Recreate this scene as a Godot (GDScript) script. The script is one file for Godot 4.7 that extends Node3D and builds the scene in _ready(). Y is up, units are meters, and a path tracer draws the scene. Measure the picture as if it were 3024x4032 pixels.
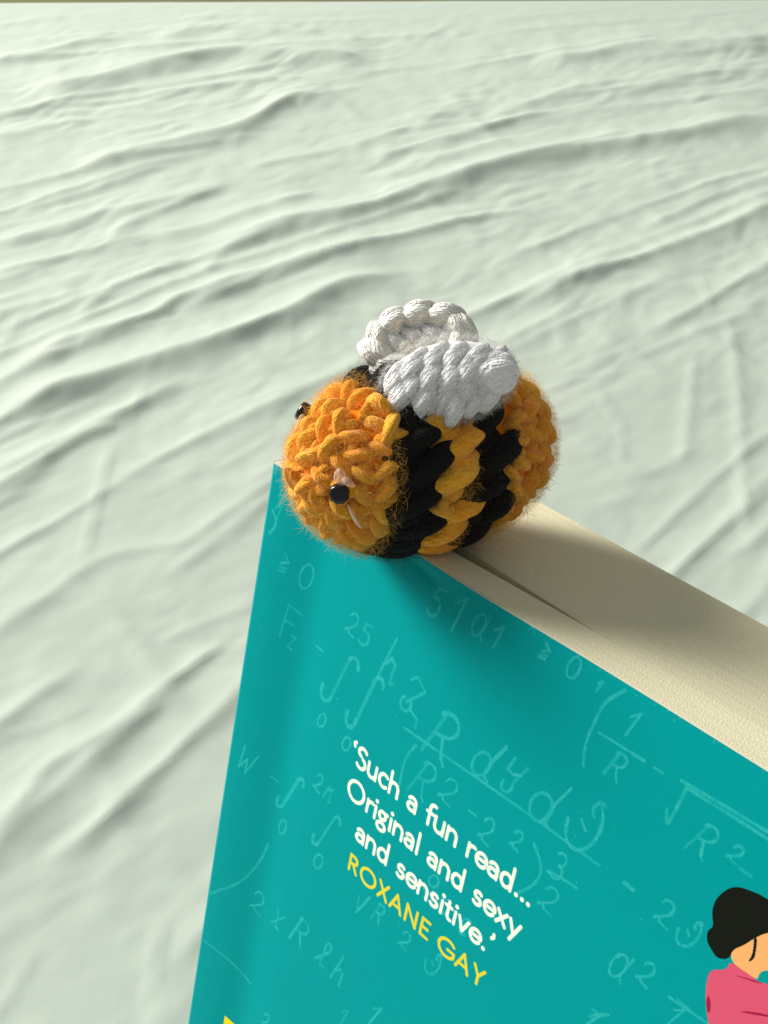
extends Node3D
# A crocheted bee bookmark sitting on the corner of a teal paperback, over a rumpled pale bed sheet.
# World units are metres; the small shapes are written in millimetres and scaled by MM.

const MM := 0.001
const BOOK_W := 129.0
const BOOK_H := 198.0
const BOOK_T := 28.0
const COVER_W := 135.0     # millimetres of cover that the printed texture spans
const COVER_H := 108.0
const TEX := 2048

var rng := RandomNumberGenerator.new()

# ---------------------------------------------------------------- bookkeeping
func tag(o: Node, label := "", category := "", group := "", kind := "") -> void:
	if label != "": o.set_meta("label", label)
	if category != "": o.set_meta("category", category)
	if group != "": o.set_meta("group", group)
	if kind != "": o.set_meta("kind", kind)

func put(called: String, mesh: Mesh, mat: Material, parent: Node) -> MeshInstance3D:
	var o := MeshInstance3D.new()
	o.name = called
	o.mesh = mesh
	if mat: o.material_override = mat
	parent.add_child(o, true)
	return o

func surf(called: String, st: SurfaceTool, mat: Material, parent: Node) -> MeshInstance3D:
	return put(called, st.commit(), mat, parent)

func tri(st: SurfaceTool, a: int, b: int, c: int) -> void:
	st.add_index(a); st.add_index(b); st.add_index(c)

# ---------------------------------------------------------------- materials
func mat(col: Color, rough: float, spec := 0.5) -> StandardMaterial3D:
	var m := StandardMaterial3D.new()
	m.albedo_color = col
	m.roughness = rough
	m.metallic_specular = spec
	return m

func noise_tex(freq: float, oct: int, seed_: int, size := 512) -> NoiseTexture2D:
	var n := FastNoiseLite.new()
	n.noise_type = FastNoiseLite.TYPE_SIMPLEX_SMOOTH
	n.frequency = freq
	n.fractal_octaves = oct
	n.seed = seed_
	var t := NoiseTexture2D.new()
	t.width = size; t.height = size
	t.seamless = true
	t.noise = n
	return t

# fibres running along v, u round the yarn
func fibre_images(seed_: int, dark: Color, light: Color) -> Array:
	var w := 128
	var h := 256
	var n := FastNoiseLite.new()
	n.noise_type = FastNoiseLite.TYPE_SIMPLEX_SMOOTH
	n.frequency = 0.06
	n.fractal_octaves = 3
	n.seed = seed_
	var col := Image.create(w, h, false, Image.FORMAT_RGB8)
	var hei := Image.create(w, h, false, Image.FORMAT_RGB8)
	for y in h:
		for x in w:
			var a := TAU * x / w
			var v: float = n.get_noise_3d(cos(a) * 70.0, sin(a) * 70.0, y * 0.35) * 0.5 + 0.5
			var f: float = n.get_noise_3d(cos(a) * 170.0, sin(a) * 170.0, y * 0.55 + 90.0) * 0.5 + 0.5
			var t: float = clamp((v * 0.45 + f * 0.55 - 0.28) * 2.1, 0.0, 1.0)
			col.set_pixel(x, y, dark.lerp(light, t))
			hei.set_pixel(x, y, Color(t, t, t))
	return [ImageTexture.create_from_image(col), ImageTexture.create_from_image(hei)]

func yarn(seed_: int, dark: Color, light: Color, rough: float, relief: float, rim: float) -> StandardMaterial3D:
	var t := fibre_images(seed_, dark, light)
	var m := mat(Color.WHITE, rough, 0.4)
	m.albedo_texture = t[0]
	m.heightmap_enabled = true
	m.heightmap_texture = t[1]
	m.heightmap_scale = relief
	m.rim_enabled = rim > 0.0
	m.rim = rim
	m.rim_tint = 0.6
	return m

# ---------------------------------------------------------------- printed cover
var ink := PackedFloat32Array()      # chalk cover 0..1
var paint := PackedByteArray()       # rgb

func dab_line(ax: float, ay: float, bx: float, by: float, r: float, target: int, col: Color, strength: float) -> void:
	# a round-ended stroke from a to b, in cover millimetres
	var sx := TEX / COVER_W
	var sy := TEX / COVER_H
	var x0 := int(max(0.0, floor((min(ax, bx) - r - 0.15) * sx)))
	var x1 := int(min(TEX - 1.0, ceil((max(ax, bx) + r + 0.15) * sx)))
	var y0 := int(max(0.0, floor((min(ay, by) - r - 0.15) * sy)))
	var y1 := int(min(TEX - 1.0, ceil((max(ay, by) + r + 0.15) * sy)))
	var dx := bx - ax
	var dy := by - ay
	var l2: float = max(1e-9, dx * dx + dy * dy)
	for py in range(y0, y1 + 1):
		var y := (py + 0.5) / sy
		for px in range(x0, x1 + 1):
			var x := (px + 0.5) / sx
			var t: float = clamp(((x - ax) * dx + (y - ay) * dy) / l2, 0.0, 1.0)
			var ex := x - ax - dx * t
			var ey := y - ay - dy * t
			var d := sqrt(ex * ex + ey * ey)
			var c: float = clamp((r - d) / 0.09 + 0.5, 0.0, 1.0) * strength
			if c <= 0.0: continue
			var at := py * TEX + px
			if target == 0:
				ink[at] = max(ink[at], c)
			else:
				var k := at * 3
				paint[k] = int(lerp(float(paint[k]), col.r8 * 1.0, c))
				paint[k + 1] = int(lerp(float(paint[k + 1]), col.g8 * 1.0, c))
				paint[k + 2] = int(lerp(float(paint[k + 2]), col.b8 * 1.0, c))

func fill_poly(flat: Array, col: Color, smooth := 2) -> void:
	var pts := PackedVector2Array()
	var k := 0
	while k < flat.size():
		pts.append(Vector2(flat[k], flat[k + 1]))
		k += 2
	# round the corners off
	for pass_ in smooth:
		var q := PackedVector2Array()
		for i in pts.size():
			var a := pts[i]
			var b := pts[(i + 1) % pts.size()]
			q.append(a.lerp(b, 0.25)); q.append(a.lerp(b, 0.75))
		pts = q
	var lo := pts[0]
	var hi := pts[0]
	for p in pts:
		lo = lo.min(p); hi = hi.max(p)
	var sx := TEX / COVER_W
	var sy := TEX / COVER_H
	for py in range(int(max(0.0, lo.y * sy)), int(min(TEX - 1.0, hi.y * sy + 1))):
		var y := (py + 0.5) / sy
		var xs := PackedFloat32Array()
		for i in pts.size():
			var a := pts[i]
			var b := pts[(i + 1) % pts.size()]
			if (a.y > y) != (b.y > y):
				xs.append(a.x + (y - a.y) / (b.y - a.y) * (b.x - a.x))
		xs.sort()
		for s in range(0, xs.size() - 1, 2):
			for px in range(int(max(0.0, xs[s] * sx)), int(min(TEX - 1.0, xs[s + 1] * sx))):
				var kk := (py * TEX + px) * 3
				paint[kk] = col.r8; paint[kk + 1] = col.g8; paint[kk + 2] = col.b8

# one-line lettering: strokes as "x,y x,y ..." split by ";", "@cx,cy,rx,ry,from,to" is an arc. Height of a capital = 1, y up.
const GLYPHS := {
	"S": [0.56, "@.28,.76,.20,.19,25,255;@.27,.26,.22,.23,75,-150"],
	"u": [0.56, "0.06,.62 .06,.26;@.26,.26,.20,.23,180,360;0.46,.62 .46,.03"],
	"c": [0.50, "@.28,.33,.23,.29,50,310"],
	"h": [0.56, "0.06,1.0 .06,.03;@.26,.36,.20,.24,180,0;0.46,.36 .46,.03"],
	"a": [0.50, "@.22,.20,.18,.16,0,360;@.22,.42,.18,.19,150,0;0.40,.42 .40,.03"],
	"f": [0.36, "@.32,.79,.17,.20,70,180;0.15,.79 .15,.03;0.03,.58 .32,.58"],
	"n": [0.56, "0.06,.62 .06,.03;@.26,.36,.20,.24,180,0;0.46,.36 .46,.03"],
	"r": [0.36, "0.06,.62 .06,.03;@.26,.36,.20,.24,180,70"],
	"e": [0.54, "@.28,.32,.23,.28,0,325;0.06,.33 .50,.33"],
	"d": [0.60, "@.26,.32,.21,.28,0,360;0.48,1.0 .48,.03"],
	".": [0.24, "0.1,.07 .101,.07"],
	"O": [0.98, "@.47,.49,.41,.47,0,360"],
	"i": [0.22, "0.09,.60 .09,.03;0.09,.86 .091,.86"],
	"g": [0.52, "@.22,.42,.16,.18,0,360;@.23,-.10,.20,.18,0,360;0.30,.57 .45,.60"],
	"l": [0.24, "0.1,1.0 .1,.03"],
	"s": [0.44, "@.21,.46,.14,.14,35,260;@.20,.18,.16,.15,80,-150"],
	"x": [0.50, "0.04,.60 .42,.03;0.42,.60 .04,.03"],
	"y": [0.52, "0.03,.60 .25,.06;0.47,.60 .16,-.26"],
	"t": [0.36, "0.15,.82 .15,.22;@.27,.20,.12,.17,180,290;0.02,.60 .30,.60"],
	"v": [0.50, "0.03,.60 .24,.04;0.45,.60 .24,.04"],
	"'": [0.24, "0.12,1.0 .13,.88 .06,.78"],
	"`": [0.24, "0.13,1.0 .06,.92 .10,.80"],
	"R": [0.64, "0.08,.97 .08,.03;0.08,.95 .26,.95;@.26,.72,.20,.23,90,-90;0.26,.49 .08,.49;0.26,.49 .50,.03"],
	"X": [0.66, "0.06,.97 .54,.03;0.54,.97 .06,.03"],
	"A": [0.76, "0.04,.03 .34,.97 .64,.03;0.14,.32 .54,.32"],
	"N": [0.78, "0.08,.03 .08,.97 .62,.03 .62,.97"],
	"E": [0.56, "0.46,.97 .08,.97 .08,.03 .46,.03;0.08,.52 .40,.52"],
	"G": [0.90, "@.48,.49,.42,.47,45,320;0.52,.45 .84,.45 .84,.20"],
	"Y": [0.64, "0.04,.97 .29,.48 .54,.97;0.29,.48 .29,.03"],
	" ": [0.34, ""],
}
# handwriting for the chalk formulas, box 0..1 high
const HAND := {
	">": "0.1,.9 .6,.62 .1,.4;0.1,.2 .62,.3;0.12,.02 .6,.1",
	"O": "@.4,.5,.3,.45,80,445", "o": "@.4,.5,.32,.45,100,465",
	"F": "0.2,0 .2,.95 .7,.9;0.2,.5 .55,.5", "z": "0.15,.9 .6,.9 .1,.1 .65,.05",
	"-": "0,.5 .9,.5", "=": "0,.6 .9,.55;0,.5 .9,.45",
	"2": "@.38,.72,.26,.26,170,-40;0.58,.52 .1,.12;@.22,.12,.12,.1,180,0;0.34,.1 .75,.04",
	"5": "0.65,.95 .25,.9 .2,.58;@.34,.32,.3,.3,110,-150",
	"h": "0.15,0 .3,1.0;0.18,.3 .4,.55 .55,.45 .6,0 .72,.05",
	"I": "@.62,.86,.13,.13,0,150;0.5,.9 .36,.15;@.22,.16,.14,.16,0,-200",
	"Z": "0.15,.85 .3,1.0 .65,.8 .25,.3;@.25,.25,.17,.17,110,400;0.4,.2 .7,.1 .75,-.1",
	"R": "0.1,0 .3,1.0;@.42,.75,.28,.24,140,-80;0.4,.5 .25,.48;0.42,.5 .6,.1 .72,0",
	"d": "@.32,.3,.26,.3,0,360;0.72,1.0 .56,.5 .54,.1 .72,.02", "y": "0.2,.95 .15,.55 .4,.5 .65,.6;0.75,.9 .55,.35;@.4,.15,.2,.2,40,-200",
	"J": "@.5,.78,.16,.18,60,250;@.3,.35,.42,.6,60,-170;0.2,.4 .4,.25",
	"3": "@.36,.73,.24,.24,150,-80;@.36,.27,.28,.27,80,-150",
	"a": "@.36,.45,.28,.42,20,380;0.7,.95 .62,.2 .8,.0", "1": "0.2,.7 .55,1.0 .4,0", "7": "0.1,.9 .7,.95 .35,0;0.2,.45 .6,.5",
	"w": "0.1,.9 .15,.1 .4,.55 .5,.05 .8,.9", "n": "0.1,0 .2,.8;0.2,.6 .5,.8 .55,0 .7,.05", "x": "0.1,.9 .3,.8 .5,.1 .8,.1;0.8,.9 .1,.1",
	"l": "0.1,.1 .5,.6;@.45,.78,.14,.2,0,360;0.35,.6 .4,.05 .7,.1", "V": "0.1,.7 .3,0 .7,1.0", "g": "@.4,.6,.26,.3,0,360;@.35,.1,.28,.25,20,-200", "C": "@.4,.5,.34,.45,50,310",
}

func strokes(code: String) -> Array:
	var out := []
	for s in code.split(";", false):
		var pts := PackedVector2Array()
		if s.begins_with("@"):
			var f := s.substr(1).split_floats(",")
			var n := int(max(6.0, abs(f[5] - f[4]) / 14.0))
			for i in n + 1:
				var a: float = deg_to_rad(lerp(f[4], f[5], float(i) / n))
				pts.append(Vector2(f[0] + f[2] * cos(a), f[1] + f[3] * sin(a)))
		else:
			for q in s.split(" ", false):
				var f := q.split_floats(",")
				pts.append(Vector2(f[0], f[1]))
		out.append(pts)
	return out

func chalk(ch: String, cx: float, cy: float, h: float) -> void:
	var r: float = clamp(h * 0.034, 0.16, 0.28)
	var lean := 0.2 + rng.randf_range(-0.06, 0.1)
	var wide := rng.randf_range(0.68, 0.92)
	for pts in strokes(HAND[ch]):
		for i in pts.size() - 1:
			var a: Vector2 = pts[i]
			var b: Vector2 = pts[i + 1]
			var w := wide
			var press := rng.randf_range(0.55, 1.0)
			dab_line(cx + ((a.x - 0.4) * w + (a.y - 0.5) * lean) * h, cy - (a.y - 0.5) * h, cx + ((b.x - 0.4) * w + (b.y - 0.5) * lean) * h, cy - (b.y - 0.5) * h, r * rng.randf_range(0.75, 1.35), 0, Color.WHITE, press)

func chalk_line(f: Array) -> void:
	var p := PackedVector2Array()
	for i in range(0, f.size(), 2): p.append(Vector2(f[i], f[i + 1]))
	for i in p.size() - 1:
		var last := p[i]
		for j in range(1, 6):
			var q := p[i].cubic_interpolate(p[i + 1], p[max(0, i - 1)], p[min(p.size() - 1, i + 2)], j / 5.0)
			dab_line(last.x, last.y, q.x, q.y, 0.2 * rng.randf_range(0.8, 1.2), 0, Color.WHITE, rng.randf_range(0.6, 0.95))
			last = q

func print_line(text: String, x0: float, x1: float, base: float, cap: float, r: float, col: Color) -> void:
	var total := 0.0
	for ch in text: total += GLYPHS[ch][0]
	var k := (x1 - x0) / total
	var x := x0
	for ch in text:
		for pts in strokes(GLYPHS[ch][1]):
			for i in pts.size() - 1:
				var a: Vector2 = pts[i]
				var b: Vector2 = pts[i + 1]
				var rr := r * (1.25 if ch == "." or (ch == "i" and a.y > 0.8) else 1.0)
				dab_line(x + a.x * k * 0.93, base - a.y * cap, x + b.x * k * 0.93, base - b.y * cap, rr, 1, col, 1.0)
		x += GLYPHS[ch][0] * k

func cover_texture(teal: Color) -> ImageTexture:
	ink.resize(TEX * TEX); ink.fill(0.0)
	paint.resize(TEX * TEX * 3)
	formulas()
	var n := FastNoiseLite.new()
	n.frequency = 0.11; n.fractal_octaves = 2; n.seed = 5
	var wear := FastNoiseLite.new()
	wear.frequency = 0.012; wear.seed = 9
	var small := Image.create(256, 256, false, Image.FORMAT_RF)
	for y in 256:
		for x in 256:
			small.set_pixel(x, y, Color(n.get_noise_2d(x * 3.0, y * 3.0), 0, 0))
	var chalk_col := Color(0.40, 0.82, 0.79)
	for y in TEX:
		for x in TEX:
			var at := y * TEX + x
			var k := at * 3
			var c := ink[at]
			var r := teal.r
			var g := teal.g
			var b := teal.b
			if c > 0.0:
				var grain: float = 0.5 + 0.9 * small.get_pixel((x * 7) & 255, (y * 7) & 255).r
				c *= clamp(0.72 * grain + 0.03, 0.0, 0.8)
				r = lerp(r, chalk_col.r, c); g = lerp(g, chalk_col.g, c); b = lerp(b, chalk_col.b, c)
			paint[k] = int(r * 255.0); paint[k + 1] = int(g * 255.0 + 0.5); paint[k + 2] = int(b * 255.0 + 0.5)
	for k in 260:
		var wx := rng.randf_range(0.0, 100.0)
		var wy := rng.randf_range(0.0, 104.0)
		if k < 90: wy = pow(rng.randf(), 3.0) * 0.8
		var d := Vector2.from_angle(rng.randf_range(0, TAU)) * rng.randf_range(0.02, 0.35)
		dab_line(wx, wy, wx + d.x, wy + d.y, 0.05, 1, Color(0.55, 0.78, 0.75) if k < 90 or k % 3 == 0 else Color(0.0, 0.42, 0.43), 0.5)
	var cream := Color(0.93, 0.95, 0.88)
	print_line("`Such a fun read...", 24.6, 58.0, 33.55, 3.3, 0.265, cream)
	print_line("Original and sexy", 25.0, 57.6, 38.75, 3.2, 0.265, cream)
	print_line("and sensitive.'", 28.2, 54.4, 43.9, 3.2, 0.265, cream)
	print_line("ROXANE GAY", 27.9, 54.5, 49.15, 2.65, 0.235, Color(0.88, 0.81, 0.24))
	figure()
	fill_poly([8.4, 92.6, 19.0, 92.6, 19.0, 106.5, 8.4, 106.5], Color(0.97, 0.88, 0.12), 0)
	return ImageTexture.create_from_image(Image.create_from_data(TEX, TEX, false, Image.FORMAT_RGB8, paint))

func figure() -> void:
	# the printed figure seen from behind: pink top, neck, dark hair
	fill_poly([82.6, 21.8, 82.6, 23.1, 81.2, 24.1, 80.9, 25.0, 81.2, 27.1, 82.2, 29.6, 83.1, 30.9, 87.3, 33.6, 95.2, 30.2, 92.1, 21.2, 88.0, 20.9, 86.9, 21.4, 86.1, 21.8, 84.7, 21.8], Color(0.84, 0.33, 0.44))
	fill_poly([82.65, 21.85, 82.4, 20.2, 83.2, 18.8, 84.1, 17.2, 86.3, 14.5, 88.1, 16.7, 87.2, 19.7, 86.4, 20.0, 85.9, 20.8, 86.0, 21.7, 84.7, 21.8], Color(0.93, 0.68, 0.42))
	fill_poly([79.1, 18.1, 79.0, 16.7, 79.6, 14.9, 80.6, 13.6, 81.8, 13.1, 83.8, 12.6, 86.1, 12.8, 87.3, 13.7, 86.5, 15.1, 85.1, 16.2, 84.2, 17.6, 83.4, 19.2, 82.5, 20.4, 82.5, 21.7, 81.3, 22.6, 80.5, 22.2, 79.6, 21.6, 79.3, 20.4, 79.8, 19.5], Color(0.09, 0.10, 0.08))
	fill_poly([84.1, 17.4, 84.5, 17.4, 84.8, 18.8, 84.9, 19.7, 84.6, 20.4, 84.4, 20.4, 84.6, 19.6, 84.4, 18.4], Color(0.09, 0.10, 0.08))
	var dk := Color(0.62, 0.13, 0.27)
	fill_poly([85.2, 26.6, 86.4, 25.5, 88.7, 24.2, 88.8, 24.4, 86.5, 25.8], dk)
	fill_poly([83.3, 23.1, 84.9, 22.3, 86.5, 21.6, 86.5, 21.8, 84.9, 22.5], dk)
	fill_poly([81.5, 27.5, 81.9, 27.3, 82.4, 28.4, 82.4, 29.3, 82.0, 29.0], dk)

func formulas() -> void:
	chalk(">", 5.8, 12.8, 3.3)
	chalk("O", 9.9, 12.9, 4.3)
	chalk("F", 8.3, 20.9, 5.6)
	chalk("z", 9.3, 23.5, 2.4)
	chalk("-", 14.7, 21.5, 2.2)
	chalk("2", 20.3, 14.8, 3.6)
	chalk("5", 23.1, 14.8, 3.6)
	chalk("h", 28.5, 15.7, 6.5)
	chalk("I", 19.6, 23.5, 9.1)
	chalk("I", 25.0, 24.0, 10.0)
	chalk("o", 17.8, 31.2, 2.6)
	chalk("o", 23.3, 31.6, 2.5)
	chalk("Z", 33.4, 18.4, 6.1)
	chalk("R", 39.2, 20.6, 7.4)
	chalk("d", 46.7, 19.2, 6.1)
	chalk("y", 50.8, 18.9, 5.1)
	chalk("d", 56.4, 19.0, 6.8)
	chalk("J", 62.4, 17.7, 6.3)
	chalk("R", 37.7, 28.1, 5.9)
	chalk("2", 42.1, 27.0, 4.1)
	chalk("-", 46.3, 27.4, 2.0)
	chalk("2", 49.1, 28.2, 4.0)
	chalk("2", 53.6, 26.5, 2.9)
	chalk("3", 60.1, 25.7, 3.9)
	chalk("2", 60.0, 30.7, 3.9)
	chalk("=", 69.1, 22.0, 1.8)
	chalk("2", 74.2, 21.9, 3.6)
	chalk("J", 77.8, 21.6, 3.4)
	chalk("a", 71.0, 31.7, 4.3)
	chalk("2", 74.3, 30.3, 3.4)
	chalk("-", 79.3, 30.4, 1.8)
	chalk("1", 78.9, 32.5, 3.0)
	chalk("5", 34.1, 4.3, 4.6)
	chalk("1", 37.7, 4.0, 5.2)
	chalk("a", 41.4, 3.5, 3.9)
	chalk("1", 44.2, 3.7, 3.3)
	chalk(">", 51.2, 1.9, 2.4)
	chalk("O", 55.2, 1.8, 3.2)
	chalk("1", 58.9, 2.1, 1.4)
	chalk("1", 64.0, 3.9, 3.3)
	chalk("R", 63.6, 9.6, 3.6)
	chalk("-", 68.5, 7.0, 1.7)
	chalk("R", 75.7, 11.2, 4.3)
	chalk("2", 79.5, 10.3, 2.3)
	chalk("-", 81.0, 11.5, 1.6)
	chalk("w", 4.5, 46.0, 5.1)
	chalk("-", 10.2, 45.8, 2.2)
	chalk("I", 13.9, 45.8, 7.5)
	chalk("2", 19.4, 40.5, 3.0)
	chalk("n", 21.9, 40.6, 2.8)
	chalk("o", 13.6, 52.1, 2.9)
	chalk("I", 22.5, 46.5, 7.2)
	chalk("o", 22.2, 52.1, 2.8)
	chalk("2", 11.2, 67.8, 4.2)
	chalk("x", 16.1, 67.2, 3.9)
	chalk("R", 21.2, 65.6, 5.2)
	chalk("l", 26.8, 65.3, 5.1)
	chalk("h", 30.4, 65.4, 5.1)
	chalk("V", 31.8, 52.4, 4.0)
	chalk("R", 35.1, 51.6, 3.4)
	chalk("2", 40.6, 52.0, 3.1)
	chalk("J", 46.2, 51.1, 3.4)
	chalk("1", 38.2, 67.0, 4.1)
	chalk("1", 32.8, 72.0, 3.4)
	chalk("g", 42.9, 40.7, 3.2)
	chalk("o", 45.5, 42.5, 2.9)
	chalk("C", 49.4, 42.9, 3.1)
	chalk("2", 17.5, 85.9, 2.9)
	chalk("7", 69.7, 40.6, 2.6)
	chalk("2", 1.1, 0.5, 1.7)
	chalk("1", 2.8, 6.7, 3.6)
	chalk("1", 2.8, 4.6, 2.6)
	chalk_line([32.9, 23.2, 49.9, 22.4, 65.0, 22.1])
	chalk_line([35.4, 24.3, 34.1, 27.4, 34.0, 32.1])
	chalk_line([58.8, 27.4, 60.9, 26.9, 63.1, 26.7])
	chalk_line([62.1, 0.8, 60.2, 3.5, 59.4, 7.2, 59.2, 9.8, 59.6, 12.1])
	chalk_line([60.4, 7.2, 63.6, 7.1, 66.6, 7.0])
	chalk_line([70.8, 10.5, 71.4, 11.9, 72.2, 6.9])
	chalk_line([71.4, 6.5, 76.1, 6.2, 83.7, 5.8])
	chalk_line([72.2, 6.9, 77.4, 6.7, 84.0, 6.6])
	chalk_line([11.2, 56.9, 10.1, 60.9, 6.8, 67.0, -0.2, 74.5])
	chalk_line([1.5, 82.5, 7.0, 81.9, 12.6, 82.6])
	chalk_line([56.1, 25.4, 57.8, 27.5, 57.5, 30.1, 55.7, 32.8])
	chalk_line([1.8, 6.5, 2.9, 8.1, 1.8, 10.0])
	chalk_line([77.6, 30.9, 83.0, 30.4, 86.5, 30.4])
	chalk_line([69.6, 40.3, 71.5, 38.6])

# ---------------------------------------------------------------- bed sheet
var gx := PackedFloat32Array()
var gz := PackedFloat32Array()
var gy := PackedFloat32Array()

func grid_lines(lo: float, hi: float, step: float, out_lo: float, out_hi: float) -> PackedFloat32Array:
	var a := PackedFloat32Array()
	var back := PackedFloat32Array()
	var x := lo
	var s := step
	while x > out_lo:
		s = min(s * 1.12, 25.0)
		x -= s
		back.append(x)
	back.reverse()
	a.append_array(back)
	x = lo
	while x <= hi:
		a.append(x)
		x += step
	s = step
	while x < out_hi:
		a.append(x)
		s = min(s * 1.12, 25.0)
		x += s
	return a

# A fold of the cloth: a crest line (x, z in mm), its width towards the foot of the bed and its strength.
func fold(w: float, strength: float, even: int, flat: Array) -> void:
	var pts := PackedVector2Array()
	var raw := PackedVector2Array()
	for i in range(0, flat.size(), 2): raw.append(Vector2(flat[i], flat[i + 1]))
	for i in raw.size() - 1:
		var p0 := raw[max(0, i - 1)]
		var p3 := raw[min(raw.size() - 1, i + 2)]
		for j in 3: pts.append(raw[i].cubic_interpolate(raw[i + 1], p0, p3, j / 3.0))
	pts.append(raw[raw.size() - 1])
	var run := PackedFloat32Array([0.0])
	for i in pts.size() - 1: run.append(run[i] + pts[i].distance_to(pts[i + 1]))
	var total := run[run.size() - 1]
	var wn := w * 0.44
	var wf: float = wn * (1.0 if even else 1.15)
	var height := wn * strength * FOLD_GAIN * (1.5 if even else 1.0)
	var reach := wf * 2.6
	var lo := pts[0]
	var hi := pts[0]
	for p in pts: lo = lo.min(p); hi = hi.max(p)
	var nx := gx.size()
	for iz in gz.size():
		var z := gz[iz]
		if z < lo.y - reach or z > hi.y + reach: continue
		for ix in nx:
			var x := gx[ix]
			if x < lo.x - reach or x > hi.x + reach: continue
			var q := Vector2(x, z)
			var best := 1e9
			var side := 1.0
			var along := 0.0
			for k in pts.size() - 1:
				var a := pts[k]
				var d := pts[k + 1] - a
				var l2: float = max(d.length_squared(), 1e-6)
				var t: float = clamp((q - a).dot(d) / l2, 0.0, 1.0)
				var e := q - a - d * t
				var dd := e.length_squared()
				if dd < best:
					best = dd
					side = d.cross(q - a)
					along = run[k] + t * sqrt(l2)
			var dist := sqrt(best)
			if dist > reach: continue
			var wander := 1.0 + 0.22 * sin(along * 0.045 + w) + 0.14 * sin(along * 0.11 + 2.0 * w)
			var ww: float = (wn if side > 0.0 else wf) * wander
			var end: float = smoothstep(0.0, 1.0, min(along, total - along) / (total * 0.16) + 0.1)
			var f := dist / ww
			gy[iz * nx + ix] += height * end * exp(-pow(f, 1.7 if side > 0.0 else 1.08)) * (0.9 + 0.1 * wander)

const FOLD_GAIN := 0.55
const BED_EDGE := -789.3

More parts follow.
